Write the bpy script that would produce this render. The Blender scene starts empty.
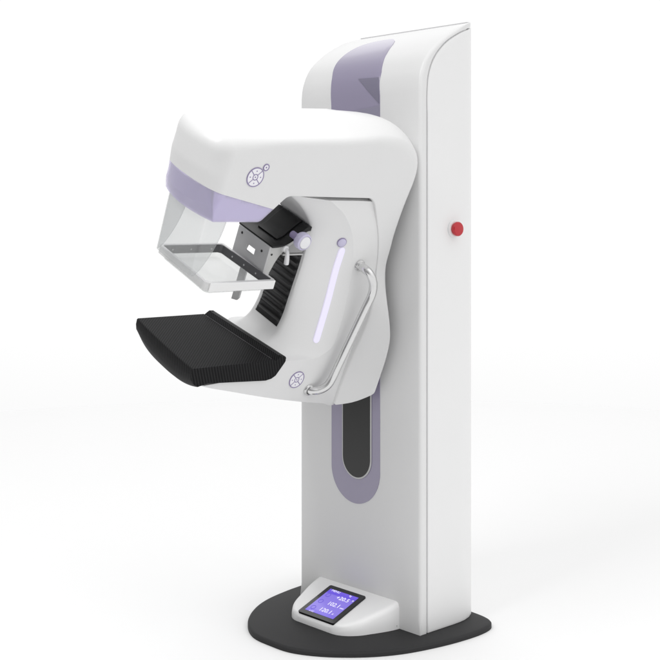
import bpy, bmesh, math
from math import radians, sin, cos, pi, sqrt
from mathutils import Vector, Matrix
from mathutils.geometry import delaunay_2d_cdt
sc = bpy.context.scene
COL = sc.collection

# ------------------------------------------------------------------ materials
def mat(name):
    m = bpy.data.materials.new(name); m.use_nodes = True
    nt = m.node_tree
    return m, nt, nt.nodes, nt.links, nt.nodes['Principled BSDF']

def paint(name, col, rough=.38, spec=.5, metal=0., coat=0., bump=0.0, scale=900., mott=.0):
    m, nt, N, L, B = mat(name)
    B.inputs['Roughness'].default_value = rough
    B.inputs['Metallic'].default_value = metal
    B.inputs['Specular IOR Level'].default_value = spec
    B.inputs['Coat Weight'].default_value = coat
    B.inputs['Coat Roughness'].default_value = .12
    tc = N.new('ShaderNodeTexCoord')
    nz = N.new('ShaderNodeTexNoise'); nz.inputs['Scale'].default_value = 7.; nz.inputs['Detail'].default_value = 5
    L.new(tc.outputs['Object'], nz.inputs['Vector'])
    mr = N.new('ShaderNodeMapRange')
    mr.inputs['To Min'].default_value = 1 - mott; mr.inputs['To Max'].default_value = 1 + mott
    L.new(nz.outputs['Fac'], mr.inputs['Value'])
    vm = N.new('ShaderNodeVectorMath'); vm.operation = 'SCALE'
    vm.inputs[0].default_value = col
    L.new(mr.outputs['Result'], vm.inputs['Scale'])
    L.new(vm.outputs['Vector'], B.inputs['Base Color'])
    if bump:
        n2 = N.new('ShaderNodeTexNoise'); n2.inputs['Scale'].default_value = scale; n2.inputs['Detail'].default_value = 2
        L.new(tc.outputs['Object'], n2.inputs['Vector'])
        bp = N.new('ShaderNodeBump'); bp.inputs['Strength'].default_value = bump; bp.inputs['Distance'].default_value = .0006
        L.new(n2.outputs['Fac'], bp.inputs['Height']); L.new(bp.outputs['Normal'], B.inputs['Normal'])
    return m

def sheer(name, tint, body, fac, rough=.05):
    """clear or tinted plastic: partly lets light through, partly body colour, with a fresnel gloss"""
    m, nt, N, L, B = mat(name)
    out = [n for n in N if n.type == 'OUTPUT_MATERIAL'][0]
    B.inputs['Base Color'].default_value = (*body, 1); B.inputs['Roughness'].default_value = rough
    tr = N.new('ShaderNodeBsdfTransparent'); tr.inputs['Color'].default_value = (*tint, 1)
    lw = N.new('ShaderNodeLayerWeight'); lw.inputs['Blend'].default_value = .25
    mr = N.new('ShaderNodeMapRange'); mr.inputs['To Min'].default_value = fac; mr.inputs['To Max'].default_value = min(1, fac + .35)
    L.new(lw.outputs['Facing'], mr.inputs['Value'])
    mx = N.new('ShaderNodeMixShader'); L.new(mr.outputs['Result'], mx.inputs['Fac'])
    L.new(tr.outputs[0], mx.inputs[1]); L.new(B.outputs[0], mx.inputs[2]); L.new(mx.outputs[0], out.inputs['Surface'])
    return m

def glow(name, col, s):
    m, nt, N, L, B = mat(name)
    B.inputs['Base Color'].default_value = (*[c*.5 for c in col], 1)
    B.inputs['Emission Color'].default_value = (*col, 1); B.inputs['Emission Strength'].default_value = s
    return m

WHITE = paint('white enamel', (.735, .735, .735), .42, .4, coat=.08, bump=.06, mott=.008)
PANEL = paint('white side panel enamel', (.80, .80, .80), .45, .4, bump=.10, scale=600, mott=.010)
SATIN = paint('satin silver enamel', (.72, .72, .73), .3, .5, metal=.15)
GREYM = paint('machined grey metal', (.50, .50, .50), .36, .5, metal=.1, mott=.03)
CHEEK = paint('pale grey cast metal', (.50, .50, .49), .38, .5, metal=.1)
BLOCKM = paint('mid grey cast metal', (.30, .30, .30), .4, .5, metal=.1)
DGREY = paint('grey recess', (.16, .16, .165), .5)
RIM = paint('dark grey metal rim', (.11, .11, .115), .4, .5, metal=.4)
BLACK = paint('black soft plastic', (.007, .007, .0075), .36, .3, bump=.35, scale=260, mott=.1)
BELLOW = paint('black bellows rubber', (.012, .012, .013), .42, .4)
SLOTM = paint('black slot interior', (.012, .012, .012), .3, .5)
LILAC = paint('lilac plastic', (.30, .275, .38), .14, .5, coat=.5)
BOXM = paint('lifted white box enamel', (.93, .93, .93), .4, .4, coat=.1, bump=.05)  # white enamel lightened to make up for the arm's shadow on the box
LILACP = paint('pale lilac plastic', (.56, .53, .70), .3, .5)
LILACK = paint('violet grey printed line', (.27, .23, .38), .4)
LILACS = paint('dark lilac window interior', (.200, .188, .255), .4)
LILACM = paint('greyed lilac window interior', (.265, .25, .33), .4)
CAPM = paint('white knob cap', (.78, .78, .80), .3)
PAD = paint('white keypad foil', (.84, .83, .87), .4)
RED = paint('red button plastic', (.48, .022, .032), .32, .4, coat=.1)
BASEM = paint('charcoal base plate', (.032, .032, .033), .6, .15, bump=.15, scale=400, mott=.04)
BEZEL = paint('black display bezel', (.009, .009, .010), .16, .5)
CHROME = paint('satin aluminium tube', (.70, .70, .70), .15, .6, metal=.8)
CLEAR = sheer('clear acrylic', (.955, .96, .955), (.70, .71, .71), .10)
CLEARG = sheer('smoke clear acrylic', (.915, .92, .92), (.66, .67, .67), .13, .03)
FROST = sheer('frosted clear polycarbonate', (.90, .90, .90), (.80, .80, .80), .62, .25)
VISOR = sheer('translucent lilac plastic', (.90, .87, .97), (.78, .75, .90), .34, .12)
VISORD = paint('dark lilac front liner', (.17, .15, .28), .4)  # colour of the sheet added to darken the cover's front
LAMP = glow('white violet light bar', (.86, .82, 1.0), .55)

# carbon fibre: fine diagonal weave
def carbon():
    m, nt, N, L, B = mat('carbon fibre laminate')
    tc = N.new('ShaderNodeTexCoord')
    def wave(vec, period, soft=1.):
        d = N.new('ShaderNodeVectorMath'); d.operation = 'DOT_PRODUCT'; d.inputs[1].default_value = Vector(vec).normalized()*(2*pi/period)
        L.new(tc.outputs['Object'], d.inputs[0])
        w = N.new('ShaderNodeMath'); w.operation = 'SINE'; L.new(d.outputs['Value'], w.inputs[0])
        q = N.new('ShaderNodeMapRange'); q.inputs['From Min'].default_value = -1; L.new(w.outputs[0], q.inputs['Value']); return q
    a = wave((1, .9, .45), .0068); b = wave((1, -.8, .3), .0034)
    cr = N.new('ShaderNodeValToRGB')
    cr.color_ramp.elements[0].position = .25; cr.color_ramp.elements[0].color = (.007, .007, .0075, 1)
    cr.color_ramp.elements[1].position = .80; cr.color_ramp.elements[1].color = (.022, .022, .023, 1)
    mm = N.new('ShaderNodeMath'); mm.operation = 'MULTIPLY_ADD'; mm.inputs[1].default_value = .25
    L.new(b.outputs['Result'], mm.inputs[0]); 
    m2 = N.new('ShaderNodeMath'); m2.operation = 'MULTIPLY'; m2.inputs[1].default_value = .75
    L.new(a.outputs['Result'], m2.inputs[0]); L.new(m2.outputs[0], mm.inputs[2])
    L.new(mm.outputs[0], cr.inputs['Fac']); L.new(cr.outputs['Color'], B.inputs['Base Color'])
    B.inputs['Roughness'].default_value = .5; B.inputs['Specular IOR Level'].default_value = .08
    bp = N.new('ShaderNodeBump'); bp.inputs['Strength'].default_value = .3; bp.inputs['Distance'].default_value = .001
    L.new(mm.outputs[0], bp.inputs['Height']); L.new(bp.outputs['Normal'], B.inputs['Normal'])
    return m
CARBON = carbon()

# ------------------------------------------------------------------ object helpers
def link(name, me, m, parent=None, label=None):
    o = bpy.data.objects.new(name, me); COL.objects.link(o)
    if m: me.materials.append(m)
    if parent: o.parent = parent
    if label: o['label'] = label
    return o

def obj(name, bm, m, parent=None, label=None, smooth=True, bevel=0, ang=30, segs=3, sharp=38):
    bmesh.ops.recalc_face_normals(bm, faces=bm.faces)
    me = bpy.data.meshes.new(name); bm.to_mesh(me); bm.free()
    for p in me.polygons: p.use_smooth = smooth
    o = link(name, me, m, parent, label)
    if bevel:
        b = o.modifiers.new('bevel', 'BEVEL'); b.width = bevel; b.segments = segs
        b.limit_method = 'ANGLE'; b.angle_limit = radians(ang); b.harden_normals = False
    if smooth:
        me.set_sharp_from_angle(angle=radians(sharp))
        if bevel:
            w = o.modifiers.new('wn', 'WEIGHTED_NORMAL'); w.keep_sharp = True; w.weight = 60
    return o

def catmull(pts, n=8, closed=False):
    P = [Vector(p) for p in pts]; out = []
    m = len(P); rng = range(m if closed else m-1)
    for i in rng:
        if closed: a, b, c, d = P[i-1], P[i], P[(i+1) % m], P[(i+2) % m]
        else: a, b, c, d = P[max(i-1, 0)], P[i], P[i+1], P[min(i+2, m-1)]
        for k in range(n):
            t = k/n
            out.append(.5*((2*b)+(c-a)*t+(2*a-5*b+4*c-d)*t*t+(3*b-a-3*c+d)*t**3))
    if not closed: out.append(P[-1])
    return out

def round_poly(pts, step=.012):
    """pts: (x, y, corner radius) -> dense closed outline with filleted corners"""
    n = len(pts); out = []
    for i in range(n):
        p = Vector(pts[i][:2]); r = pts[i][2]
        a = Vector(pts[i-1][:2]); b = Vector(pts[(i+1) % n][:2])
        da = (a-p); db = (b-p); la, lb = da.length, db.length; da.normalize(); db.normalize()
        th = da.angle(db)
        if r <= 0 or th > pi-.02: out.append(p); continue
        t = min(r/math.tan(th/2), .48*la, .48*lb); r2 = t*math.tan(th/2)
        c = p+(da+db).normalized()*(r2/sin(th/2))
        s = p+da*t-c; e = p+db*t-c
        ang = s.angle(e); k = max(2, int(ang/radians(9)))
        sg = 1 if s.x*e.y-s.y*e.x > 0 else -1
        for j in range(k+1):
            q = sg*ang*j/k; out.append(c+Vector((s.x*cos(q)-s.y*sin(q), s.x*sin(q)+s.y*cos(q))))
    res = []
    for i, p in enumerate(out):
        q = out[(i+1) % len(out)]; L = (q-p).length; k = max(1, int(L/step+.5))
        for j in range(k): res.append(p.lerp(q, j/k))
    return res

def area(o): return .5*sum(o[i-1].x*o[i].y-o[i].x*o[i-1].y for i in range(len(o)))

def sm(x, a, b):
    t = min(1, max(0, (x-a)/(b-a))) if a != b else 0
    return t*t*(3-2*t)

def slab(outline, K, rad, grid=.02, rings=5, disp=None, sides=(-1, 1)):
    """solid from a 2-D outline (n, w), half width K(n,w) along u, edge radius rad(n,w).  Vertices (u, -n, w)."""
    o = list(outline)
    if area(o) < 0: o.reverse()
    N = len(o); nor = []
    for i in range(N):
        t = (o[(i+1) % N]-o[i-1]); nor.append(Vector((t.y, -t.x)).normalized())   # outward
    bm = bmesh.new(); R = [rad(p.x, p.y) if callable(rad) else rad for p in o]
    loops = {}
    for s in sides:
        L = []
        for j in range(rings+1):
            a = (pi/2)*j/rings; row = []
            for i in range(N):
                p = o[i]-nor[i]*(R[i]*(1-cos(a)))
                k = K(p.x, p.y)-R[i]*(1-sin(a))
                row.append(bm.verts.new((s*k, -p.x, p.y)))
            L.append(row)
        loops[s] = L
        for j in range(rings):
            for i in range(N):
                i2 = (i+1) % N
                try: bm.faces.new((L[j][i], L[j][i2], L[j+1][i2], L[j+1][i]))
                except ValueError: pass
        inner = L[-1]; pts = [Vector((-v.co.y, v.co.z)) for v in inner]
        xs = [p.x for p in pts]; ys = [p.y for p in pts]; extra = []
        if grid:
            x = min(xs)+grid/2
            while x < max(xs):
                y = min(ys)+grid/2
                while y < max(ys):
                    q = Vector((x, y))
                    if inside(q, pts) and mindist(q, pts) > grid*.45: extra.append(q)
                    y += grid
                x += grid
        allp = pts+extra
        r = delaunay_2d_cdt(allp, [(i, (i+1) % N) for i in range(N)], [], 1, 1e-6)
        vm = {}
        for k, co in enumerate(r[0]):
            src = r[3][k]
            if src and src[0] < N: vm[k] = inner[src[0]]
            else: vm[k] = bm.verts.new((s*K(co.x, co.y), -co.x, co.y))
        for f in r[2]:
            try: bm.faces.new([vm[q] for q in f])
            except ValueError: pass
    if len(sides) == 2:
        A, B = loops[-1][0], loops[1][0]; prev = A; M = 10
        for m_ in range(1, M+1):
            cur = B if m_ == M else [bm.verts.new(A[i].co.lerp(B[i].co, m_/M)) for i in range(N)]
            for i in range(N):
                i2 = (i+1) % N
                bm.faces.new((prev[i], prev[i2], cur[i2], cur[i]))
            prev = cur
    if disp:
        for v in bm.verts: v.co = disp(v.co)
    return bm

def inside(q, P):
    c = False; n = len(P)
    for i in range(n):
        a, b = P[i], P[i-1]
        if (a.y > q.y) != (b.y > q.y) and q.x < (b.x-a.x)*(q.y-a.y)/(b.y-a.y)+a.x: c = not c
    return c
def mindist(q, P): return min((p-q).length for p in P)

def add_box(bm, x0, x1, y0, y1, z0, z1):
    v = [bm.verts.new((x, y, z)) for x in (x0, x1) for y in (y0, y1) for z in (z0, z1)]
    for f in ((0, 1, 3, 2), (4, 6, 7, 5), (0, 4, 5, 1), (2, 3, 7, 6), (0, 2, 6, 4), (1, 5, 7, 3)):
        bm.faces.new([v[i] for i in f])
    return bm
def box(*a): return add_box(bmesh.new(), *a)

def prism(bm, poly, axis_fn, t0, t1):
    """poly list of 2-D points, axis_fn(p, t)->3-D"""
    a = [bm.verts.new(axis_fn(p, t0)) for p in poly]; b = [bm.verts.new(axis_fn(p, t1)) for p in poly]
    n = len(poly); bm.faces.new(a[::-1]); bm.faces.new(b)
    for i in range(n): bm.faces.new((a[i], a[(i+1) % n], b[(i+1) % n], b[i]))
    return bm

def tube(path, r, n=20, closed=False, rfn=None):
    bm = bmesh.new(); P = [Vector(p) for p in path]; rows = []
    t = (P[1]-P[0]).normalized(); up = t.orthogonal().normalized()
    for i, p in enumerate(P):
        t2 = (P[min(i+1, len(P)-1)]-P[max(i-1, 0)]).normalized()
        up = (up-t2*up.dot(t2)).normalized(); s = t2.cross(up)
        rr = rfn(i/(len(P)-1)) if rfn else r
        rows.append([bm.verts.new(p+(up*cos(a)+s*sin(a))*rr) for a in [2*pi*k/n for k in range(n)]])
    for a, b in zip(rows, rows[1:]):
        for k in range(n): bm.faces.new((a[k], a[(k+1) % n], b[(k+1) % n], b[k]))
    bm.faces.new(rows[0][::-1]); bm.faces.new(rows[-1])
    return bm

def lathe(bm, prof, c, ax, n=40):
    """prof: (r, h) along axis ax from centre c"""
    ax = Vector(ax).normalized(); e = ax.orthogonal().normalized(); f = ax.cross(e); c = Vector(c); rows = []
    for r, h in prof:
        if r < 1e-6: rows.append([bm.verts.new(c+ax*h)])
        else: rows.append([bm.verts.new(c+ax*h+(e*cos(2*pi*k/n)+f*sin(2*pi*k/n))*r) for k in range(n)])
    for a, b in zip(rows, rows[1:]):
        for k in range(n):
            q = [a[k % len(a)], a[(k+1) % len(a)], b[(k+1) % len(b)], b[k % len(b)]]
            u_ = []; [u_.append(x) for x in q if x not in u_]
            if len(u_) > 2: bm.faces.new(u_)
    return bm

def text_mesh(s, size, depth=.0002):
    c = bpy.data.curves.new('t', 'FONT'); c.body = s; c.size = size; c.extrude = depth
    o = bpy.data.objects.new('t', c); COL.objects.link(o)
    dg = bpy.context.evaluated_depsgraph_get()
    me = bpy.data.meshes.new_from_object(o.evaluated_get(dg)); bpy.data.objects.remove(o)
    return me

# ------------------------------------------------------------------ setting
fl = bmesh.new(); ZF = -.018
ring = [fl.verts.new((5.2*cos(a), 5.2*sin(a), ZF)) for a in [2*pi*k/96 for k in range(96)]]
fl.faces.new(ring)
FLOORM = paint('seamless white floor', (.885, .885, .885), .6, .1, mott=.002)
floor = obj('floor', fl, FLOORM, smooth=False); floor['kind'] = 'structure'

# ------------------------------------------------------------------ the machine
root = bpy.data.objects.new('mammography_machine', None); COL.objects.link(root)
root['label'] = 'white and lilac mammography machine with tilted C-arm on a tall column and charcoal base plate'
root['category'] = 'medical scanner'

# base plate : near ellipse in front, blunter behind
half = [(0, -.425), (.10, -.415), (.20, -.355), (.29, -.255), (.35, -.14), (.385, 0), (.400, .12), (.398, .22), (.375, .285), (.32, .318), (.20, .33), (0, .335)]
half = [(x*.985, y*.925 if y < 0 else y*.985) for x, y in half]
pts = [Vector(p) for p in half]+[Vector((-x, y)) for x, y in half[-2:0:-1]]
pl = catmull(pts, 8, True)
bm = bmesh.new()
lev = [(ZF, .0), (-.006, .0), (-.0015, -.004), (0, -.010)]
rows = []
for z, off in lev:
    row = []
    for i, p in enumerate(pl):
        t = pl[(i+1) % len(pl)]-pl[i-1]; nn = Vector((t.y, -t.x)).normalized()
        q = p+nn*off; row.append(bm.verts.new((q.x, q.y, z)))
    rows.append(row)
for a, b in zip(rows, rows[1:]):
    for k in range(len(a)): bm.faces.new((a[k], a[(k+1) % len(a)], b[(k+1) % len(a)], b[k]))
bm.faces.new(rows[-1]); bm.faces.new(rows[0][::-1])
base = obj('base_plate', bm, BASEM, root)

# ---- column (profile in (-y, z) so the slab helper can be used: n = -y)
PROF = [(0, 1.78), (.001, 1.82), (.010, 1.865), (.035, 1.915), (.075, 1.955), (.132, 1.995), (.2, 2.030), (.245, 2.046), (.284, 2.057)]
crv = catmull(PROF, 6)
D = .287
def col_outline(inset_front, inset_top, back):
    out = []
    for p in crv:
        out.append(Vector(p))
    res = []
    for i, p in enumerate(out):
        t = (out[min(i+1, len(out)-1)]-out[max(i-1, 0)]).normalized(); nn = Vector((-t.y, t.x))
        a = abs(nn.x); ins = inset_front*a+inset_top*(1-a)
        res.append(p-nn*ins)
    res = [p for p in res if p.x < back-.001]
    return res
def colpoly(fi, ti, back, z0):
    c = col_outline(fi, ti, back); last = c[-1]
    pts = [Vector((c[0].x, z0))]
    z = z0
    k = 40
    for j in range(1, k): pts.append(Vector((c[0].x, z0+(c[0].y-z0)*j/k)))
    pts += c
    top = Vector((back, last.y+(back-last.x)*.38)); pts.append(top)
    for j in range(1, k): pts.append(Vector((back, top.y+(z0-top.y)*j/k)))
    pts.append(Vector((back, z0)))
    for j in range(1, 10): pts.append(Vector((back+(c[0].x-back)*j/10, z0)))
    return [Vector((-p.x, p.y)) for p in pts]
def crad(n, w):
    if w < .01: return .0005
    if n < -.245: return .004
    return .011
def pk(n, w): # plan curvature towards the back corner
    d = -n; t = max(0, (d-.15)/.145)
    return .3005-.035*(t**3)
column = obj('column', slab(colpoly(.006, .008, D-.035, 0), lambda n, w: pk(n, w)-.0065, .0008, grid=0, rings=1), SATIN, root)
# front shell: wraps the front and three centimetres of each side
outer = colpoly(0, 0, D, .0005)
inn = [Vector(p) for p in catmull([(0, 1.76), (.001, 1.80), (.008, 1.85), (.030, 1.897), (.068, 1.938), (.125, 1.978), (.2, 2.013), (.25, 2.030), (.292, 2.043)], 6)]
inn = [Vector((p.x+.030*max(0, 1-p.x/.22)**1.6, p.y)) for p in inn]
c = col_outline(0, 0, D)
shell_pts = [Vector((-.0, .0006+ (1.78-.0006)*j/40)) for j in range(40)]+[Vector((-p.x, p.y)) for p in crv]
shell_pts += [Vector((-p.x, p.y)) for p in reversed(inn) if p.x < D]
shell_pts += [Vector((-.030, 1.76+(.0006-1.76)*j/40)) for j in range(1, 41)]
shell_pts += [Vector((-.015, .0006))]
def shrad(n, w):
    if w < .004: return .0004
    # outer contour gets the soft edge, inner contour a crisp one
    for p in shell_out:
        if (p.x-n)**2+(p.y-w)**2 < .003**2: return .012
    return .0025
shell_out = [Vector((0, z/100)) for z in range(0, 179)]+[Vector((-p.x, p.y)) for p in crv]
def near_out(n, w): 
    return min((p.x-n)**2+(p.y-w)**2 for p in shell_out) < .006**2
shell = obj('front_shell', slab(shell_pts, pk, lambda n, w: (.0004 if w < .004 else ((.012-.0105*sm(-n, .17, .265)) if near_out(n, w) else .0015)), grid=.012, rings=4), WHITE, column)
# side panel
pin = [Vector((-(p.x+.006*max(0, 1-p.x/.2)), p.y-.0045)) for p in inn if p.x < D-.02]
ps = [Vector((-.0375, .0008+1.744*j/60)) for j in range(60)]+pin
tz = pin[-1].y+.010
ps += [Vector((-(D+.008), tz+(.0008-tz)*j/60)) for j in range(0, 61)]
ps += [Vector((-(D+.008)+(D-.0295)*j/8, .0008)) for j in range(1, 8)]
side = obj('side_panel', slab(ps, pk, .0022, grid=.014, rings=2), PANEL, column)

rc = box(-.225, .225, D-.03, D-.004, .002, 2.03)
add_box(rc, -.268, .266, D-.012, D-.0005, 2.036, 2.0583)
obj('rear_cover', rc, SATIN, column)
# emergency stop
bm = lathe(bmesh.new(), [(0, .001), (.028, .001), (.030, .003), (.029, .008), (.024, .010), (.021, .010)], (.2985, .165, 1.341), (1, 0, 0))
btn = obj('button_collar', bm, PANEL, column)
bm = lathe(bmesh.new(), [(.021, .008), (.0215, .012), (.0225, .015), (.0245, .018), (.0245, .023), (.022, .0265), (.012, .028), (0, .0285)], (.2985, .165, 1.341), (1, 0, 0))
obj('emergency_button', bm, RED, column)

# lilac inlay on the front, following the curved top
def prof_at(s):   # arc parameter : s<=1.78 straight, beyond follows the curve
    if s <= 1.78: return Vector((0, s)), Vector((-1, 0))
    L = s-1.78; 
    for i in range(len(crv)-1):
        d = (crv[i+1]-crv[i]); l = d.length
        if L <= l or i == len(crv)-2:
            p = crv[i]+d*(L/l); t = d.normalized(); return p, Vector((-t.y, t.x))
        L -= l
def y_to_s(y):
    L = 1.78
    for i in range(len(crv)-1):
        l = (crv[i+1]-crv[i]).length
        if crv[i+1].x >= y: return L+l*(y-crv[i].x)/max(1e-9, crv[i+1].x-crv[i].x)
        L += l
def sheet_on_front(out2d, t0, t1, grid=.016):
    """out2d: outline in (x, s); thick sheet between offsets t0 and t1 above the shell surface"""
    N = len(out2d); xs = [p.x for p in out2d]; ys = [p.y for p in out2d]; ex = []
    x = min(xs)+grid/2
    while x < max(xs):
        y = min(ys)+grid/2
        while y < max(ys):
            q = Vector((x, y))
            if inside(q, out2d) and mindist(q, out2d) > grid*.5: ex.append(q)
            y += grid
        x += grid
    r = delaunay_2d_cdt(list(out2d)+ex, [(i, (i+1) % N) for i in range(N)], [], 1, 1e-6)
    bm = bmesh.new(); lay = []
    for t in (t0, t1):
        vs = []
        for co in r[0]:
            p, nn = prof_at(co.y); q = p+nn*t; vs.append(bm.verts.new((co.x, q.x, q.y)))
        for f in r[2]: bm.faces.new([vs[k] for k in f])
        lay.append(vs)
    bm.edges.ensure_lookup_table()
    be = [e for e in bm.edges if len(e.link_faces) == 1]
    idx = {k: i for i, k in enumerate(lay[0])}
    for e in be:
        if e.verts[0] in idx and e.verts[1] in idx:
            a, b = e.verts; bm.faces.new((a, b, lay[1][idx[b]], lay[1][idx[a]]))
    return bm
HW = .121; XC = -.008
cy = .385+.121
lo = [Vector((XC+HW*cos(a), cy+HW*sin(a))) for a in [pi+pi*k/36 for k in range(37)]]
right = [(XC+HW, cy+.05*k) for k in range(1, 26)]+[(.113, 1.795), (.106, y_to_s(.014)), (.095, y_to_s(.034)), (.079, y_to_s(.070)), (.060, y_to_s(.117)), (.045, y_to_s(.142)), (.020, y_to_s(.162)), (-.012, y_to_s(.170))]
left = [(p.x, p.y) for p in catmull([(-.012, y_to_s(.170)), (-.05, y_to_s(.169)), (-.088, y_to_s(.164)), (-.120, y_to_s(.150)), (-.142, y_to_s(.130)), (-.157, y_to_s(.095)), (-.159, y_to_s(.060)), (-.152, y_to_s(.030)), (-.140, y_to_s(.010)), (-.131, 1.785), (-.129, 1.70)], 5)[1:]]+[(XC-HW, cy+.05*k) for k in range(23, 0, -1)]
out = lo+[Vector(p) for p in right]+[Vector(p) for p in left]
# bottom rounding of the inlay
obj('inlay_panel', sheet_on_front(out, -.002, .0022), LILAC, column, bevel=0)
# window interior shapes seen through the upper part of the inlay (flat darker facets)
def facet(pts, name, m, t0=.001, t1=.0034):
    return obj(name, sheet_on_front([Vector(p) for p in pts], t0, t1, .008), m, column, smooth=False)
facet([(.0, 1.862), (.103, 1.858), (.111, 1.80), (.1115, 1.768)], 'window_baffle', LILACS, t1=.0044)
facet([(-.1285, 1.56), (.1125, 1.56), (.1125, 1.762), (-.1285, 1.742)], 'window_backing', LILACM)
# slot
def stadium(x0, w, zb, zt, n=28):
    c1 = zb+w
    p = [Vector((x0+w*cos(a), c1+w*sin(a))) for a in [pi+pi*k/n for k in range(n+1)]]
    p += [Vector((x0+w, c1+(zt-w-c1)*k/20)) for k in range(1, 20)]
    p += [Vector((x0+w*cos(a), zt-w+w*sin(a))) for a in [pi*k/n for k in range(n+1)]]
    p += [Vector((x0-w, c1+(zt-w-c1)*k/20)) for k in range(19, 0, -1)]
    return p
obj('slot_rim', sheet_on_front(stadium(.002, .0735, .472, 1.60), .0022, .0058), GREYM, column, bevel=.002)
obj('travel_slot', sheet_on_front(stadium(.002, .068, .4775, 1.59), .0040, .0061), SLOTM, column)

# ---- control box at the foot
def cbox():
    bm = bmesh.new()
    def plan(y):  # half width of the foot at depth y (y<0)
        d = -y; yf = .202; r = .075
        h = .205-.045*sm(d, .0, .20)
        if d > yf-r:
            e = (d-(yf-r))/r; h -= r*(1-sqrt(max(0, 1-e*e)))
        return h
    def ztop(y): return .090-.305*(-y)
    M = 44; NX = 44; top = []; ys = [-.202*(sin(pi/2*i/M)) for i in range(M+1)]
    rows = []
    for y in ys:
        h = plan(y); z = ztop(y); r = .013; row = []
        flare = .010
        prof = [(-h-flare*0, 0.0005), (-h, z*.35), (-h+.001, z-r*1.4), (-h+.004, z-r*.6), (-h+.010, z-r*.15), (-h+.018, z)]
        for k in range(1, NX): prof.append((-h+.018+(2*h-.036)*k/NX, z))
        prof += [(-x, zz) for x, zz in prof[5::-1]]
        e = min(1, max(0, (-y-.190)/.012))
        rows.append([bm.verts.new((x, y, max(.0005, zz-(.010*e*e if zz > .02 else 0)))) for x, zz in prof])
    for a, b in zip(rows, rows[1:]):
        for k in range(len(a)-1): bm.faces.new((a[k], a[k+1], b[k+1], b[k]))
    # front wall
    f = rows[-1]; 
    bm.faces.new(f[::1])
    return bm
cb = obj('control_box', cbox(), BOXM, root)
# tilted display
sa = math.atan(.305)
disp = bpy.data.objects.new('d', None)
Mx = Matrix.Translation((-.005, -.1135, .090-.305*.1135+.0012)) @ Matrix.Rotation(sa, 4, 'X')
def place(me_or_bm, M):
    if isinstance(me_or_bm, bmesh.types.BMesh): bmesh.ops.transform(me_or_bm, matrix=M, verts=me_or_bm.verts); return me_or_bm
    me_or_bm.transform(M); return me_or_bm
sh = .014
def skew(bm):   # the display leans very slightly in its plane
    for v in bm.verts: v.co.x -= v.co.y*.10
    return bm
def rr(w, h, r, z0, z1):
    P = round_poly([(-w, -h, r), (w, -h, r), (w, h, r), (-w, h, r)], .02)
    return prism(bmesh.new(), P, lambda p, t: (p.x, p.y, t), z0, z1)
obj('display_bezel', place(skew(rr(.0905, .0885, .008, -.004, .004)), Mx), BEZEL, cb, smooth=False, bevel=.001)
def screen_mat():
    m, nt, N, L, B = mat('lit violet display')
    tc = N.new('ShaderNodeTexCoord'); sp = N.new('ShaderNodeSeparateXYZ'); L.new(tc.outputs['Generated'], sp.inputs[0])
    cr = N.new('ShaderNodeValToRGB'); e = cr.color_ramp.elements
    e[0].position = 0; e[0].color = (.19, .13, .78, 1); e[1].position = 1; e[1].color = (.17, .10, .80, 1)
    for p, c_ in ((.10, (.20, .14, .78, 1)), (.14, (.27, .21, .80, 1)), (.80, (.25, .19, .80, 1)), (.84, (.12, .07, .74, 1))):
        q = e.new(p); q.color = c_
    L.new(sp.outputs['Y'], cr.inputs['Fac'])
    L.new(cr.outputs['Color'], B.inputs['Emission Color']); B.inputs['Emission Strength'].default_value = .85
    B.inputs['Base Color'].default_value = (.03, .02, .10, 1); B.inputs['Roughness'].default_value = .15
    return m
obj('screen', place(skew(rr(.0705, .0690, .001, .004, .0046)), Mx), screen_mat(), cb, smooth=False)
TXT = glow('display lettering', (.90, .88, 1.), .70)
TXD = glow('display icons', (.10, .06, .55), .7)
def label_on(s, size, x, y, name='display_text', m=TXT, bold=0):
    me = text_mesh(s, size)
    me.transform(Matrix.Translation((x, y, .0050)))
    for v in me.vertices: v.co.x -= v.co.y*.10
    me.transform(Mx)
    me.name = name; me.materials.clear()
    return link(name, me, m, cb)
label_on('+20.5 °', .027, -.010, .028)
label_on('102.1', .027, -.016, -.012); label_on('mm', .012, .048, -.012)
label_on('120.1', .027, -.020, -.052); label_on('s', .016, .046, -.052)
label_on('MENU', .015, -.058, .058); label_on('L-CC', .010, -.050, -.070); label_on('kg', .012, .030, .060)
for yy in (.034, -.006, -.046):
    bm = bmesh.new(); n = 28
    ro, ri = .0105, .0085
    a = [[bm.verts.new((-.050+r*cos(2*pi*k/n), yy+r*sin(2*pi*k/n), z)) for k in range(n)] for r, z in ((ro, .0047), (ro, .0051), (ri, .0051), (ri, .0047))]
    for q in range(4):
        for k in range(n): bm.faces.new((a[q][k], a[q][(k+1) % n], a[(q+1) % 4][(k+1) % n], a[(q+1) % 4][k]))
    obj('display_icon', place(skew(bm), Mx), TXD, cb, smooth=False)
bm = lathe(bmesh.new(), [(0, .0008), (.0028, .0008), (.0028, 0)], (.2035, -.013, .012), (1, -.2, 0), 14)
obj('screw_hole', bm, SLOTM, cb)

# ------------------------------------------------------------------ the tilted C-arm
PHI = radians(24.5); Z0 = 1.14
ARM = Matrix.Translation((0, 0, Z0)) @ Matrix.Rotation(PHI, 4, 'Y')
def K(n, w): return .125+.028*sm(-w, -.18, .16)
def KA(n, w): return K(n, w)+.0045+.0015*sm(-w, .0, .25)
def KB(n, w): return K(n, w)-.006*sm(w, .28, .38)
def armpart(o): o.matrix_local = ARM; return o

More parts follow.
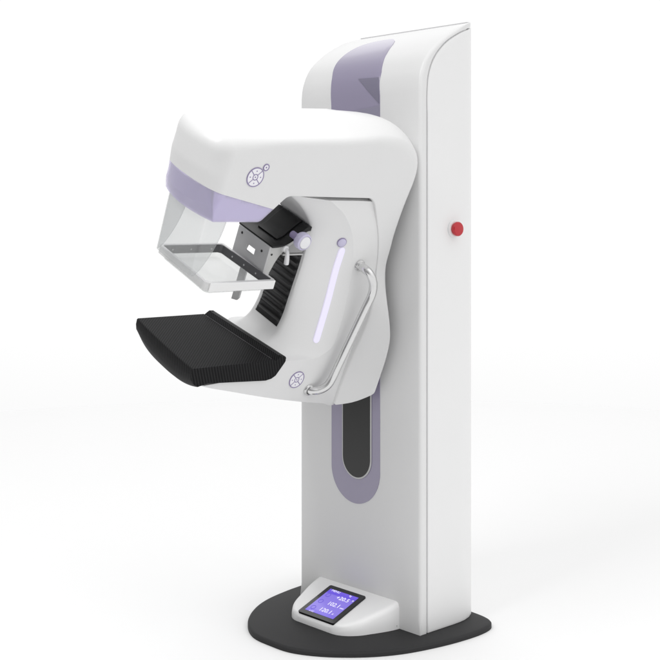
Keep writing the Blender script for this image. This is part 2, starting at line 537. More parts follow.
# tube head + rear housing (part A)
_in = [(p.x, p.y, 0) for p in catmull([(.196, .384), (.178, .366), (.155, .327), (.128, .278), (.106, .232), (.085, .170), (.074, .115), (.074, .06), (.080, .0), (.092, -.10), (.100, -.20), (.103, -.30), (.104, -.366)], 3)]
_ob = [(p.x, p.y, 0) for p in catmull([(.034, .10), (.036, .20), (.038, .26), (.033, .33), (.026, .40), (.024, .45), (.032, .495), (.052, .528), (.085, .553), (.130, .574), (.18, .585), (.24, .589)], 3)]
A_out = [(.862, .556, .045), (.865, .450, 0), (.851, .345, .02), (.839, .307, .007), (.636, .306, .030), (.556, .392, .035), (.24, .3895, 0), (.210, .389, 0)]+_in+[(.100, -.373, .004), (.062, -.380, .04), (.031, -.360, .04), (.030, -.15, 0)]+_ob
A = round_poly(A_out, .010)
def seg_dist(q, P):
    b = 9
    for a, c_ in zip(P, P[1:]):
        d = c_-a; t = max(0, min(1, (q-a).dot(d)/d.length_squared)); b = min(b, (q-a-d*t).length)
    return b
REC = [Vector(p[:2]) for p in A_out[3:8+len(_in)]]
def radA(n, w):
    q = Vector((n, w)); d = seg_dist(q, REC)
    big = .012+.012*sm(w, .20, .40)+.018*sm(n, .60, .80)*sm(w, .3, .4)
    if n > .78 and w < .5: big = .034+.011*sm(w, .40, .5)
    if n > .80 and w < .40: big = .016+.018*sm(w, .31, .40)
    return .0035+(big-.0035)*sm(d, .012, .075)
def dispA(co):
    n = -co.y; w = co.z
    f = sm(-w, -.165, .09); g = max(0, min(1, (.108-n)/.066)); g = g*(.6+.4*g) if g < 1 else 1
    if n > .4: return co
    t = f*g
    co.x *= 1+t*(.247/.150-1)
    co.z += .085*t*sm(-w, .12, .38)
    return co
def dispA2(co):
    co = dispA(co); n = -co.y; w = co.z
    if co.x < 0 and w > .25: co.x *= 1+.32*sm(w, .30, .47)*(1-sm(n, .78, .91))
    if n < .45 and w > .36:   # crowned rear shoulder
        c_ = max(0, 1-(co.x/.138)**2)*sm(-n, -.42, -.10)
        co.z += .040*c_*sm(w, .44, .56); co.y += .030*c_*sm(w, .38, .52)*sm(-n, -.30, -.05)
    if n > .70:   # domed front face in plan
        co.y += .030*sm(n, .70, .86)*(abs(co.x)/.125)**2*.9
    return co
bmA = slab(A, KA, radA, grid=.014, rings=7, disp=dispA2)
# split off the translucent lower band (plane through the u axis direction)
me = bpy.data.meshes.new('tmp'); 
bmesh.ops.remove_doubles(bmA, verts=bmA.verts, dist=1e-5)
pn = Vector((0, .221, 1)).normalized()  # w - .352 = .221 (n-.609)  -> w + .221*y = const
pc = Vector((0, -.609, .352))
# curved split: use the dome so the line smiles towards the far front corner
geom = [f for f in bmA.faces if max(-v.co.y for v in f.verts) > .585]
gv = {v for f in geom for v in f.verts}; ge = {e for f in geom for e in f.edges}
bmesh.ops.bisect_plane(bmA, geom=list(gv)+list(ge)+geom, plane_co=pc, plane_no=pn, dist=1e-5)
def below(v): return (v.co-pc).dot(pn) < 1e-4
lower = [f for f in bmA.faces if -f.calc_center_median().y > .585 and (f.calc_center_median()-pc).dot(pn) < -1e-5]
band = bmA.copy()
keep = {f.index for f in lower}
bmA.faces.index_update()
lowset = set(); bmA.faces.ensure_lookup_table()
low_idx = [f.index for f in lower]
band = bmA.copy(); band.faces.ensure_lookup_table()
ls = set(low_idx)
bmesh.ops.delete(band, geom=[f for f in band.faces if f.index not in ls], context='FACES')
bmesh.ops.delete(bmA, geom=lower, context='FACES')
be = [e for e in bmA.edges if len(e.link_faces) == 1]
bmesh.ops.holes_fill(bmA, edges=be, sides=0)
carm = armpart(obj('tube_head', bmA, WHITE, root))
visor = obj('collimator_cover', band, VISOR, carm)
s_ = visor.modifiers.new('solid', 'SOLIDIFY'); s_.thickness = .003; s_.offset = -1
# white block added inside so the cover's near side reads lighter
bm = bmesh.new()
prism(bm, [(.60, .325), (.64, .318), (.79, .318), (.80, .330), (.80, .372), (.62, .340)], lambda p, t: (t, -p[0], p[1]), -.070, .116)
obj('bright_block', bm, WHITE, carm, bevel=.004)

def liner(name, test, m, off):
    bm = bmesh.new(); vm = {}; me_ = visor.data
    for p in me_.polygons:
        if test(p.normal, p.center):
            f = []
            for vi in p.vertices:
                if vi not in vm:
                    v = me_.vertices[vi]; vm[vi] = bm.verts.new(v.co-v.normal*off)
                f.append(vm[vi])
            bm.faces.new(f)
    o = obj(name, bm, m, visor if 0 else carm)
    q = o.modifiers.new('solid', 'SOLIDIFY'); q.thickness = .0015; q.offset = -1
    return o
liner('front_dark_liner', lambda n, c: n.y < -.75 and c.z < .40, VISORD, .006)  # dark sheet added behind the front face to deepen its tone
liner('side_bright_liner', lambda n, c: n.x > .75 and -c.y > .60, PAD, .006)  # white sheet added behind the near side to brighten it
# detector arm (part B)
S = [(.69, -.235), (.45, -.215), (.405, -.19), (.385, -.178), (.32, -.178), (.26, -.177), (.219, -.162), (.190, -.130), (.180, -.05), (.178, .023), (.185, .134), (.224, .243), (.285, .322), (.345, .362), (.372, .376)]
Cc = [(.69, -.235), (.47, -.215), (.455, -.19), (.44, -.168), (.418, -.152), (.392, -.130), (.376, -.100), (.366, -.055), (.364, .0), (.362, .06), (.360, .14), (.368, .235), (.392, .290), (.445, .340), (.505, .376)]
Sd = catmull(S, 7); Cd = catmull(Cc, 7)
T = len(Sd)
ub = .082
def BL(x): return .32*x*x*(3-2*x)+.08*x+.60*x**1.8
def bsec(i):
    s, c_ = Sd[i], Cd[i]; w0 = s.y; Kx = KB(0, w0); out = []
    us = [0, .02, .04, .06, .072]+[ub+(1)*0]
    prof = [(x, 0) for x in (0, .02, .04, .06, .066, .072)]
    M = 12
    for k in range(1, M+1):
        x = k/M; prof.append((.072+(Kx-.072)*x, BL(x)))
    pts = [(x, c_.x*(1-b)+s.x*b, c_.y*(1-b)+s.y*b) for x, b in prof]
    return pts
bm = bmesh.new(); grid = []
for i in range(T):
    p = bsec(i); full = [(-x*(1+.6*sm(w, .24, .34)*(1-min(1, max(0, (x-.072)/.05)))), n, w) for x, n, w in p[:0:-1]]+p
    # taper edges near recess: half width shrinks toward the top
    grid.append([bm.verts.new((x, -n, w)) for x, n, w in full])
for a, b in zip(grid, grid[1:]):
    for k in range(len(a)-1): bm.faces.new((a[k], a[k+1], b[k+1], b[k]))
# lower outline
Bo = catmull([(.69, -.235), (.7215, -.2285), (.66, -.2475), (.586, -.266), (.50, -.288), (.444, -.302), (.380, -.317), (.315, -.331), (.235, -.347), (.159, -.360), (.12, -.372), (.098, -.374)], 7)
Bo = [Vector(p) for p in [(.69, -.235)]]+Bo[8:]
tail = [(.085, -.34), (.08, -.2), (.07, 0), (.06, .13), (.085, .22), (.118, .30), (.150, .350), (.175, .374), (.25, .376)]
loop2 = Bo[1:]+[Vector(p) for p in tail]      # from front bottom round to the top
W = len(grid[0])
rows_l = [[bm.verts.new((KB(p.x, p.y)*(-1+2*j/6), -p.x, p.y)) for j in range(7)] for p in loop2]
for a, b in zip(rows_l, rows_l[1:]):
    for k in range(6): bm.faces.new((a[k], a[k+1], b[k+1], b[k]))
for s, gi, li in ((-1, 0, 0), (1, W-1, 6)):
    ring = [g[gi] for g in grid]+[r[li] for r in reversed(rows_l)]
    P = [Vector((-v.co.y, v.co.z)) for v in ring]; n_ = len(P); ex = []
    x = .07
    while x < .70:
        y = -.37
        while y < .42:
            q = Vector((x, y))
            if inside(q, P) and mindist(q, P) > .010: ex.append(q)
            y += .018
        x += .018
    r = delaunay_2d_cdt(P+ex, [(i, (i+1) % n_) for i in range(n_)], [], 1, 1e-6)
    vm = {}
    for k, co in enumerate(r[0]):
        src = r[3][k]
        vm[k] = ring[src[0]] if src and src[0] < n_ else bm.verts.new((s*KB(co.x, co.y), -co.x, co.y))
    for f in r[2]:
        try: bm.faces.new([vm[q] for q in f])
        except ValueError: pass
bmesh.ops.holes_fill(bm, edges=[e for e in bm.edges if len(e.link_faces) == 1], sides=0)
crease = {(round(g[k].co.y, 5), round(g[k].co.z, 5), k == 0) for g in grid for k in (0, len(grid[0])-1)}
darm = armpart(obj('detector_arm', bm, WHITE, root, bevel=.0045, ang=33))

for e in darm.data.edges:
    a_, b_ = (darm.data.vertices[i].co for i in e.vertices)
    ka, kb = [((round(q.y, 5), round(q.z, 5), q.x < 0) in crease and abs(q.x) > .11) for q in (a_, b_)]
    if ka and kb: e.use_edge_sharp = True
# bellows in the front of the arm: zigzag pleats following the centre line
idx = [i for i in range(T) if -.105 <= Cd[i].y <= .172]
path = [Cd[i] for i in idx]
fine = []
for a, b in zip(path, path[1:]):
    L = (b-a).length; k = max(1, int(L/.0028))
    for j in range(k): fine.append(a.lerp(b, j/k))
bm = bmesh.new(); rows = []; acc = 0
for i, p in enumerate(fine):
    if i: acc += (p-fine[i-1]).length
    t = (fine[min(i+1, len(fine)-1)]-fine[max(0, i-1)]).normalized(); nn = Vector((t.y, -t.x))
    if nn.x < 0: nn = -nn
    ph = (acc/.026) % 1; h = .0015+.0075*(ph/.72 if ph < .72 else (1-ph)/.28)
    rows.append([bm.verts.new((u_, -(p.x+nn.x*hh), p.y+nn.y*hh)) for u_, hh in ((-.060, -.004), (-.060, .0012), (-.057, h*.6), (-.054, h), (.054, h), (.057, h*.6), (.060, .0012), (.060, -.004))])
for a, b in zip(rows, rows[1:]):
    for k in range(7): bm.faces.new((a[k], a[k+1], b[k+1], b[k]))
bm.faces.new(rows[0]); bm.faces.new(rows[-1][::-1])
obj('bellows', bm, BELLOW, darm, smooth=False)
# thin frame around the bellows
bm = bmesh.new(); 

# point on the slanted side surface of the arm : (t index by w, b 0..1)
def surf(w, b):
    # find parameter with blended height == w
    best = None
    for i in range(7*6, T-8):
        s, c_ = Sd[i], Cd[i]; ww = c_.y*(1-b)+s.y*b
        if best is None or abs(ww-w) < best[0]: best = (abs(ww-w), i)
    i = best[1]
    def P(i, x):
        bb = BL(x); s, c_ = Sd[i], Cd[i]; Kx = K(0, s.y)
        return Vector((.072+(Kx-.072)*x, -(c_.x*(1-bb)+s.x*bb), c_.y*(1-bb)+s.y*bb))
    # invert b -> x
    lo_, hi_ = 0, 1
    for _ in range(30):
        m_ = (lo_+hi_)/2
        if BL(m_) < b: lo_ = m_
        else: hi_ = m_
    x = lo_; p = P(i, x); du = P(i, min(1, x+.02))-P(i, x-.02); dv = P(i+2, x)-P(i-2, x)
    n_ = du.cross(dv).normalized()
    if n_.x < 0: n_ = -n_
    return p, n_
# light bar
bm = bmesh.new(); rows = []; hwid = .0120; NB = 60
w0, w1 = -.127, .205
def surf_at(n_, w):
    lo_, hi_ = .05, .97
    for _ in range(24):
        m_ = (lo_+hi_)/2
        if -surf(w, m_)[0].y > n_: lo_ = m_
        else: hi_ = m_
    return surf(w, lo_)
pa, pb = surf_at(.254, w0+.01), surf_at(.247, w1-.01)
pm = [surf_at(.254-.007*k/6-.005*sin(pi*k/6), w0+.01+(w1-w0-.02)*k/6) for k in range(7)]
for i in range(NB+1):
    f = .5-.5*cos(pi*i/NB); w = w0+(w1-w0)*f
    q = (w-w0-.01)/(w1-w0-.02)*6; k = int(max(0, min(5, math.floor(q)))); p = pm[k][0].lerp(pm[k+1][0], q-k); n_ = (pa[1]+pb[1]).normalized()
    sd = (pb[0]-pa[0]).normalized().cross(n_).normalized()
    d_end = max(0, min(w-w0, w1-w)); hh = hwid*sqrt(max(.0, 1-(1-min(1, d_end/hwid))**2))
    hh = max(hh, .0008)
    rows.append([bm.verts.new(p+sd*(k2*hh)+n_*(.0045 if abs(k2) < .9 else .0005)) for k2 in (-1, -.9+.02, 0, .88, 1)])
for a, b in zip(rows, rows[1:]):
    for k in range(4): bm.faces.new((a[k], a[k+1], b[k+1], b[k]))
obj('light_bar', bm, LAMP, darm)
# round button above the bar
p, n_ = surf_at(.258, .226)
obj('arm_button_ring', lathe(bmesh.new(), [(.0135, 0), (.0165, .0), (.0165, .004), (.0145, .0045), (.0135, .002)], p-n_*.001, n_), LILACK, darm)
obj('arm_button', lathe(bmesh.new(), [(.0145, 0), (.0145, .005), (.011, .0075), (0, .008)], p-n_*.001, n_), LILACP, darm)

# grab handle
hp = [(.130, .159, .149), (.158, .159, .149), (.176, .155, .143), (.187, .143, .125), (.189, .131, .100), (.189, .126, .070)]
hp += [(.189, .126+.187*k/8*.30, .070-.30*k/8) for k in range(1, 8)]
hp += [(.189, .184, -.240), (.187, .196, -.268), (.178, .216, -.287), (.165, .232, -.295), (.145, .240, -.298)]
path = catmull([(u_, -n_, w_) for u_, n_, w_ in hp], 8)
obj('handle', tube(path, .0142, 24), CHROME, darm)
def collar(c_, name='handle_collar'):
    return obj(name, lathe(bmesh.new(), [(0, 0), (.019, 0), (.0205, .004), (.019, .008), (.0144, .0085)], c_, (1, 0, 0)), CHROME, darm)
collar((K(0, .149)-.0005, -.159, .149)); collar((K(0, -.297)-.0005, -.240, -.297))

# control pads : white disc with printed violet lines
def keypad(cn, cw, r, parent, uu, small=False):
    U = Vector((1, 0, 0)); c_ = Vector((uu, -cn, cw))
    e = Vector((0, -1, 0)); f = Vector((0, 0, 1))
    def disc(bm, x, y, rr_, h0, h1, n=48):
        lathe(bm, [(rr_, h0), (rr_, h1), (0, h1)], c_+e*x+f*y, U, n)
    def ring_(bm, x, y, ro, ri, h0, h1, a0=0, a1=2*pi, n=48):
        rows = []
        for k in range(n+1):
            a = a0+(a1-a0)*k/n; d = e*cos(a)+f*sin(a); cc = c_+e*x+f*y
            rows.append([bm.verts.new(cc+d*q+U*h) for q, h in ((ro, h0), (ro, h1), (ri, h1), (ri, h0))])
        for a, b in zip(rows, rows[1:]):
            for k in range(4): bm.faces.new((a[k], a[(k+1) % 4], b[(k+1) % 4], b[k]))
    bm = bmesh.new(); disc(bm, 0, 0, r, -.001, .0008)
    sx, sy, sr = -r*1.02, r*1.05, r*.36
    if small: disc(bm, sx, sy, sr, -.001, .0008)
    pad = obj('keypad', bm, PAD, parent, smooth=False)
    bm = bmesh.new()
    ring_(bm, 0, 0, r*1.03, r*.93, -.001, .0014)
    ring_(bm, 0, 0, r*.34, r*.25, -.001, .0013)
    for k in range(4):
        a = pi/4+k*pi/2; d = e*cos(a)+f*sin(a); q = U.cross(d)
        vs = [c_+d*x+q*y*r*.045+U*h for x, y, h in ((r*.32, -1, .0012), (r*.95, -1, .0012), (r*.95, 1, .0012), (r*.32, 1, .0012))]
        bm.faces.new([bm.verts.new(v) for v in vs])
        a = k*pi/2; ring_(bm, cos(a)*r*.64, sin(a)*r*.64, r*.07, r*.001, -.001, .0013, n=10)
    ring_(bm, 0, 0, r*.08, r*.001, -.001, .0013, n=10)
    if small:
        ring_(bm, sx, sy, sr*1.05, sr*.76, -.001, .0015, n=30); ring_(bm, sx, sy, sr*.25, .0001, -.001, .0013, n=12)
    obj('keypad_print', bm, LILACK, parent, smooth=False)
keypad(.703, .452, .030, carm, KA(0, .45)+.0006, True)
keypad(.309, -.252, .030, darm, K(0, -.25)+.0006)

# carbon breast support (detector) : rear edge runs slightly askew, raised rib along it
def detector():
    bm = bmesh.new()
    prof = [(.764, -.166), (.763, -.184), (.757, -.202), (.743, -.219), (.7235, -.2305), (.690, -.2215), (.482, -.236), (.462, -.231), (.449, -.221), (.427, -.176), (.425, -.169), (.427, -.157), (.432, -.152), (.449, -.151), (.462, -.161), (.4655, -.1645), (.4685, -.1645), (.470, -.1632), (.76, -.1635)]
    rows = []
    NU = 33; KD = .163
    for j in range(NU):
        u_ = -KD+2*KD*j/(NU-1); sk = -.20*u_; row = []
        bow = .006*(1-abs(u_/KD)**2.8)
        for n_, w_ in prof:
            f = sm(n_, .70, .44) if False else max(0, min(1, (.70-n_)/.25))
            row.append(bm.verts.new((u_, -(n_+sk*f*1.0+bow*sm(n_, .6, .76)), w_-4.6*bow*sm(-w_, .170, .230)*sm(n_, .42, .72))))
        rows.append(row)
    n = len(prof)
    for a, b in zip(rows, rows[1:]):
        for k in range(n): bm.faces.new((a[k], a[(k+1) % n], b[(k+1) % n], b[k]))
    bm.faces.new(rows[0][::-1]); bm.faces.new(rows[-1])
    return bm
det = armpart(obj('breast_support', detector(), CARBON, root, bevel=.0018, ang=40))
GRID = mat('woven rib strip')
def gridmat():
    m, nt, N, L, B = GRID
    tc = N.new('ShaderNodeTexCoord'); ck = N.new('ShaderNodeTexChecker'); ck.inputs['Scale'].default_value = 300
    ck.inputs['Color1'].default_value = (.008, .008, .008, 1); ck.inputs['Color2'].default_value = (.030, .030, .030, 1)
    L.new(tc.outputs['Object'], ck.inputs['Vector']); L.new(ck.outputs['Color'], B.inputs['Base Color'])
    B.inputs['Roughness'].default_value = .5
    return m
gm = gridmat()
bm = bmesh.new()
def det_strip(bm, n0, n1, w, t, u0=-.152, u1=.152):
    vs = []
    for u_ in (u0, u1):
        for n_ in (n0, n1):
            sk = -.20*u_*max(0, min(1, (.70-n_)/.25))
            for z in (w-.002, w+t): vs.append(bm.verts.new((u_, -(n_+sk), z)))
    for f in ((0, 1, 3, 2), (4, 6, 7, 5), (0, 4, 5, 1), (2, 3, 7, 6), (0, 2, 6, 4), (1, 5, 7, 3)): bm.faces.new([vs[i] for i in f])
det_strip(bm, .4335, .4475, -.1526, .0012)
obj('rib_strip', bm, gm, det, smooth=False)
bm = bmesh.new(); det_strip(bm, .4712, .4732, -.1634, .0006)
det_strip(bm, .4485, .4497, -.1522, .0012)
obj('rib_trim', bm, RIM, det, smooth=False)

# ---- compression carriage: black cover, metal bracket, knob, lever, prong
cov = catmull([(.521, .2055), (.49, .208), (.466, .213), (.446, .225), (.430, .241), (.415, .256), (.402, .267), (.390, .272), (.380, .271)], 5)
cov_lo = catmull([(.380, .257), (.389, .256), (.400, .251), (.418, .241), (.442, .222), (.465, .208), (.49, .201), (.519, .199)], 5)
bm = bmesh.new()
P = [Vector(p) for p in cov]+[Vector(p) for p in cov_lo]
prism(bm, P, lambda p, t: (t, -p.x, p.y), -.094, .088)
cover = armpart(obj('compression_carriage', bm, BLACK, root, bevel=.004, ang=40, label='black curved carriage cover with grey metal bracket and lilac knob'))
# a second, inner saddle seam on the cover
bm = bmesh.new()
P2 = [p+Vector((.004, .0035)) for p in cov[8:-4]]+[p+Vector((.0, -.006)) for p in reversed(cov[8:-4])]
prism(bm, P2, lambda p, t: (t, -p.x, p.y), -.050, .050)
obj('cover_saddle', bm, BLACK, cover, bevel=.003, ang=40)
# side cheeks of the bracket (curved hook shape)
ck = [(.516, .199), (.516, .102), (.502, .100), (.490, .112), (.482, .140), (.472, .163), (.458, .182), (.440, .200), (.420, .215), (.398, .224), (.372, .226), (.366, .252), (.392, .250), (.415, .236), (.440, .216), (.465, .202), (.49, .198)]
for s in (-1, 1):
    bm = bmesh.new()
    prism(bm, [Vector(p) for p in ck], lambda p, t: (t, -p.x, p.y), s*.060, s*.078)
    obj('bracket_cheek', bm, CHEEK, cover, bevel=.003, ang=25)
# front plate with a window (ring of quads around the hole)
def plate_with_hole(x0, x1, z0, z1, hx0, hx1, hz0, hz1, y0, y1):
    bm = bmesh.new(); o_ = [(x0, z0), (x1, z0), (x1, z1), (x0, z1)]; h_ = [(hx0, hz0), (hx1, hz0), (hx1, hz1), (hx0, hz1)]
    V = {}
    for nm, pl_ in (('o', o_), ('h', h_)):
        for i, (x, z) in enumerate(pl_):
            for j, y in enumerate((y0, y1)): V[nm, i, j] = bm.verts.new((x, y, z))
    for i in range(4):
        k = (i+1) % 4
        bm.faces.new((V['o', i, 0], V['o', k, 0], V['h', k, 0], V['h', i, 0])); bm.faces.new((V['o', i, 1], V['h', i, 1], V['h', k, 1], V['o', k, 1]))
        bm.faces.new((V['o', i, 0], V['o', i, 1], V['o', k, 1], V['o', k, 0])); bm.faces.new((V['h', i, 0], V['h', k, 0], V['h', k, 1], V['h', i, 1]))
    return bm
pl2 = obj('bracket_plate', plate_with_hole(-.0865, .0825, .100, .2005, -.026, .018, .141, .162, -.524, -.517), GREYM, cover, bevel=.0015, ang=40)
bm = bmesh.new()
for x, z in ((-.062, .183), (.050, .172)):
    obj('bracket_screw', lathe(bmesh.new(), [(0, .0012), (.0042, .0012), (.0045, 0)], (x, -.524, z), (0, -1, 0), 16), SLOTM, cover)
obj('bracket_screw', lathe(bmesh.new(), [(0, .0012), (.0035, .0012), (.0036, 0)], (.078, -.505, .172), (1, 0, 0), 16), SLOTM, cover)
# cross block above the bellows
obj('carriage_block', box(-.058, .066, -.446, -.365, .168, .222), BLOCKM, cover, bevel=.004)
obj('carriage_ledge', box(-.060, .069, -.450, -.365, .1625, .1675), CHEEK, cover, bevel=.001)
# clamp prong hanging through the tray
bm = bmesh.new()
prism(bm, [Vector(p) for p in ((-.040, .12), (-.006, .12), (-.006, -.022), (-.014, -.034), (-.040, -.042))], lambda p, t: (p.x, t, p.y), -.512, -.506)
obj('clamp_prong', bm, GREYM, cover, bevel=.001)
# knob
kc = (.079, -.446, .243)
obj('knob_shaft', lathe(bmesh.new(), [(0, 0), (.0115, 0), (.0115, .030)], kc, (1, 0, 0), 24), LILACK, cover)
kc2 = (.101, -.431, .236)
obj('knob', lathe(bmesh.new(), [(0, 0), (.020, .0), (.026, .003), (.0285, .009), (.0285, .020), (.027, .027), (.0225, .0305), (.0215, .0295)], kc2, (1, 0, 0), 48), LILACP, cover)
obj('knob_cap', lathe(bmesh.new(), [(.0215, .028), (.0195, .0315), (.012, .0330), (0, .0335)], kc2, (1, 0, 0), 48), CAPM, cover)
# small lever
pth = catmull([(.082, -.462, .196), (.094, -.460, .190), (.098, -.457, .172), (.098, -.452, .148)], 6)
obj('lever', tube(pth, .0062, 14, rfn=lambda t: .0058+.0022*sm(t, .3, .9)), SATIN, cover)
obj('lever_pivot', lathe(bmesh.new(), [(0, .012), (.010, .012), (.012, .009), (.012, 0)], (.078, -.463, .196), (1, 0, 0), 24), SATIN, cover)

# ---- compression paddle (clear tray in a frame)
PW = .112
def pn(u_, n_):   # rear edge skewed slightly like the support
    return n_-.06*u_*max(0, min(1, (.70-n_)/.15))
def pad_ring(inset, w0, w1, thick, segs=(0, 1, 2, 3), r=.018):
    """frame wall following the rounded rectangle of the tray"""
    x0, x1, n0, n1 = -.137+inset, .137-inset, .518+inset, .776-inset
    P = round_poly([(x0, n0, .006), (x1, n0, .010), (x1, n1, .022), (x0, n1, .012)], .02)
    Q = round_poly([(x0+thick, n0+thick, .004), (x1-thick, n0+thick, .006), (x1-thick, n1-thick, .018), (x0+thick, n1-thick, .008)], .02)
    return P, Q
def ring_bm(P0, P1, prof):
    """loft of closed outlines; prof = list of (inset, w)"""
    bm = bmesh.new(); rows = []
    for ins, w in prof:
        x0, x1, n0, n1 = -.137+ins, .137-ins, .518+ins, .776-ins
        pts = []
        for cx_, cn, r, a0 in ((x1, n1, .022, 0), (x0, n1, .014, pi/2), (x0, n0, .010, pi), (x1, n0, .012, 3*pi/2)):
            r = max(.002, r-ins*.6)
            ccx = cx_-r if cx_ > 0 else cx_+r; ccn = cn-r if cn > .65 else cn+r
            for k in range(7):
                a = a0+pi/2*k/6; pts.append((ccx+r*cos(a), ccn+r*sin(a)))
        rows.append([bm.verts.new((x, -pn(x, n_), w)) for x, n_ in pts])
    m_ = len(rows)
    for q in range(m_):
        a, b = rows[q], rows[(q+1) % m_]
        for k in range(len(a)): bm.faces.new((a[k], a[(k+1) % len(a)], b[(k+1) % len(a)], b[k]))
    return bm
pad = armpart(obj('compression_paddle', ring_bm(0, 0, [(0, PW-.026), (.0, PW-.001), (.001, PW), (.0095, PW), (.0105, PW-.002), (.0105, PW-.026)]), FROST, root, bevel=0, label='clear compression tray with a pale frame'))
# dark inner rim on the far side and the rear
bm = bmesh.new()
def strip(pts, w0, w1, t):
    a = [[bm.verts.new((x, -pn(x, n_), w)) for w in (w0, w1)] for x, n_ in pts]
    b = [[bm.verts.new((x+dx, -pn(x, n_)+dy, w)) for w in (w0, w1)] for (x, n_), (dx, dy) in zip(pts, t)]
    for i in range(len(pts)-1):
        bm.faces.new((a[i][0], a[i+1][0], a[i+1][1], a[i][1])); bm.faces.new((b[i][0], b[i][1], b[i+1][1], b[i+1][0]))
        bm.faces.new((a[i][1], a[i+1][1], b[i+1][1], b[i][1])); bm.faces.new((a[i][0], b[i][0], b[i+1][0], a[i+1][0]))
    bm.faces.new((a[0][0], a[0][1], b[0][1], b[0][0])); bm.faces.new((a[-1][0], b[-1][0], b[-1][1], a[-1][1]))
strip([(-.1245, .762), (-.1245, .545), (-.122, .537), (-.114, .5305), (.122, .5305)], PW-.0265, PW+.0008, [(.004, 0), (.004, 0), (.004, -.003), (.001, -.004), (.001, -.004)])
obj('paddle_rim', bm, RIM, pad)
bm = bmesh.new()
for q in ((-.1195, .73), (-.1195, .66), (-.1195, .58)): obj('rim_rivet', lathe(bmesh.new(), [(0, .001), (.003, .001), (.003, 0)], (q[0]-.0005, -q[1], PW-.013), (1, 0, 0), 10), GREYM, pad)
for x in (-.06, .0, .06): obj('rim_rivet', lathe(bmesh.new(), [(0, .001), (.003, .001), (.003, 0)], (x, -pn(x, .5345), PW-.013), (0, -1, 0), 10), GREYM, pad)
# opaque near side bar
bm = box(.1365, .1405, -.765, -pn(.137, .523), PW-.028, PW+.001)
obj('paddle_side_bar', bm, PANEL, pad, bevel=.0018)
# tray bottom
bm = bmesh.new()
def tray(bm, prof):
    rows = []
    for ins, w in prof:
        x0, x1, n0, n1 = -.126+ins, .126-ins, .536+ins, .764-ins; pts = []
        for cx_, cn, a0 in ((x1, n1, 0), (x0, n1, pi/2), (x0, n0, pi), (x1, n0, 3*pi/2)):
            r = .016; ccx = cx_-r if cx_ > 0 else cx_+r; ccn = cn-r if cn > .65 else cn+r
            for k in range(7):
                a = a0+pi/2*k/6; pts.append((ccx+r*cos(a), ccn+r*sin(a)))
        rows.append([bm.verts.new((x, -pn(x, n_), w)) for x, n_ in pts])
    for a, b in zip(rows, rows[1:]):
        for k in range(len(a)): bm.faces.new((a[k], a[(k+1) % len(a)], b[(k+1) % len(a)], b[k]))
    bm.faces.new(rows[-1])
tray(bm, [(0, PW-.024), (.001, PW-.034), (.004, PW-.040), (.009, PW-.043)])
t_ = obj('paddle_tray', bm, CLEAR, pad)
s_ = t_.modifiers.new('solid', 'SOLIDIFY'); s_.thickness = .002

# ---- face shield: front sheet with two side wings that narrow downwards
def shield():
    bm = bmesh.new(); NV = 14; t = .0022
    rows = []
    for j in range(NV+1):
        f = j/NV; w = .312-(.312-.118)*f
        hw_ = .101-.004*f; nf = .816-.004*f
        ln = .068*(cos(f*pi/2)**.75)*1+.004   # wing length shrinks along a curve
        pts = [(-hw_, nf-.006-ln*q/5) for q in range(5, 0, -1)]
        r = .006
        pts += [(-hw_+r*(1-cos(a)), nf-r+r*sin(a)) for a in (0, pi/6, pi/3, pi/2)]
        pts += [(hw_*(k/4), nf+.004*(1-(k/4)**2)) for k in (-3, -2, -1, 0, 1, 2, 3)]
        pts += [(hw_-r*(1-cos(a)), nf-r+r*sin(a)) for a in (pi/2, pi/3, pi/6, 0)]
        pts += [(hw_, nf-.006-ln*q/5) for q in range(1, 6)]
        rows.append([bm.verts.new((x, -n_, w)) for x, n_ in pts])
    for a, b in zip(rows, rows[1:]):
        for k in range(len(a)-1): bm.faces.new((a[k], a[k+1], b[k+1], b[k]))
    return bm
sh_ = armpart(obj('face_shield', shield(), CLEARG, root))
s_ = sh_.modifiers.new('solid', 'SOLIDIFY'); s_.thickness = .0022; s_.offset = 0

# pivot hub between the rear housing and the column slot
armpart(obj('pivot_hub', lathe(bmesh.new(), [(0, 0), (.062, 0), (.062, .06), (0, .06)], (0, -.05, 0), (0, 1, 0), 48), SATIN, root))

# ------------------------------------------------------------------ camera
th = radians(47.5)
cam = bpy.data.cameras.new('camera'); co = bpy.data.objects.new('camera', cam); COL.objects.link(co)
co.location = (3.09196, -2.96119, 1.3815)
co.rotation_euler = (radians(90), 0, th)
cam.sensor_width = 36; cam.lens = 1231/660*36
cam.shift_y = -(330-217)/660
cam.clip_end = 300
sc.camera = co

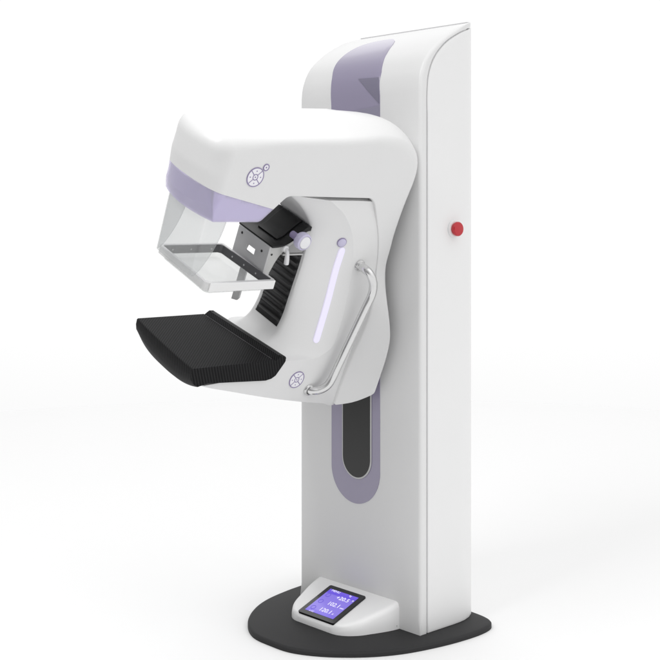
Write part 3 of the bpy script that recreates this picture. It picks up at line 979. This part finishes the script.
# ------------------------------------------------------------------ light: white studio surround + two soft boxes, plus an added floor fill
ENV_BASE, ENV_LEFT, ENV_RIGHT, ENV_UP = .57, .44, .47, .66
FLOORLEV = .93
w = bpy.data.worlds.new('World'); sc.world = w; w.use_nodes = True
N = w.node_tree.nodes; L = w.node_tree.links; bg = N['Background']
tc = N.new('ShaderNodeTexCoord')
def dotramp(vec, stops):
    d = N.new('ShaderNodeVectorMath'); d.operation = 'DOT_PRODUCT'; d.inputs[1].default_value = Vector(vec).normalized()
    L.new(tc.outputs['Generated'], d.inputs[0])
    mr = N.new('ShaderNodeMapRange'); mr.interpolation_type = 'SMOOTHSTEP'
    mr.inputs['From Min'].default_value, mr.inputs['From Max'].default_value, mr.inputs['To Min'].default_value, mr.inputs['To Max'].default_value = stops
    L.new(d.outputs['Value'], mr.inputs['Value']); return mr.outputs['Result']
def mth(op, x, y):
    m_ = N.new('ShaderNodeMath'); m_.operation = op
    for k_, q in enumerate((x, y)):
        if isinstance(q, (int, float)): m_.inputs[k_].default_value = q
        else: L.new(q, m_.inputs[k_])
    return m_.outputs[0]
wall = dotramp((-.737, .676, .0), (.45, .87, ENV_BASE, 1.03))     # lit white backdrop behind the machine
dark = dotramp((-.35, -1, .0), (-.2, .95, 1.0, ENV_LEFT))          # the viewer's left is darker
right = dotramp((1, .25, .15), (.3, .95, 0., ENV_RIGHT))
up = dotramp((.15, -.05, 1), (.35, 1.0, 0., ENV_UP))
low = dotramp((0, 0, 1), (-.19, -.04, FLOORLEV, 1.0))               # surround dimmed low down to blend with the floor's edge
m3s = mth('ADD', mth('ADD', mth('MULTIPLY', mth('MULTIPLY', wall, low), dark), right), up)
L.new(m3s, bg.inputs['Strength']); bg.inputs['Color'].default_value = (1, 1, 1, 1)

def softbox(name, loc, target, sx, sy, e):
    l = bpy.data.lights.new(name, 'AREA'); l.shape = 'RECTANGLE'; l.size = sx; l.size_y = sy; l.energy = e
    o = bpy.data.objects.new(name, l); COL.objects.link(o); o.location = loc
    o.rotation_euler = (Vector(target)-Vector(loc)).to_track_quat('-Z', 'Y').to_euler()
softbox('overhead_softbox', (.1, -2.6, 4.2), (0, -.3, 1.1), 1.5, 1.5, 58)
softbox('far_floor_fill', (-3.4, 3.3, 5.0), (-3.9, 3.9, 0), 9.0, 3.5, 40)  # added lamp that whitens the far floor and its edge
softbox('side_softbox', (4.2, .8, 2.9), (.3, 0, 1.0), 1.6, 2.4, 4)

sc.view_settings.view_transform = 'Standard'; sc.view_settings.look = 'None'
sc.view_settings.exposure = 0; sc.view_settings.gamma = 1
sc.render.resolution_x = 1024; sc.render.resolution_y = 1024
sc.cycles.max_bounces = 10; sc.cycles.transparent_max_bounces = 16
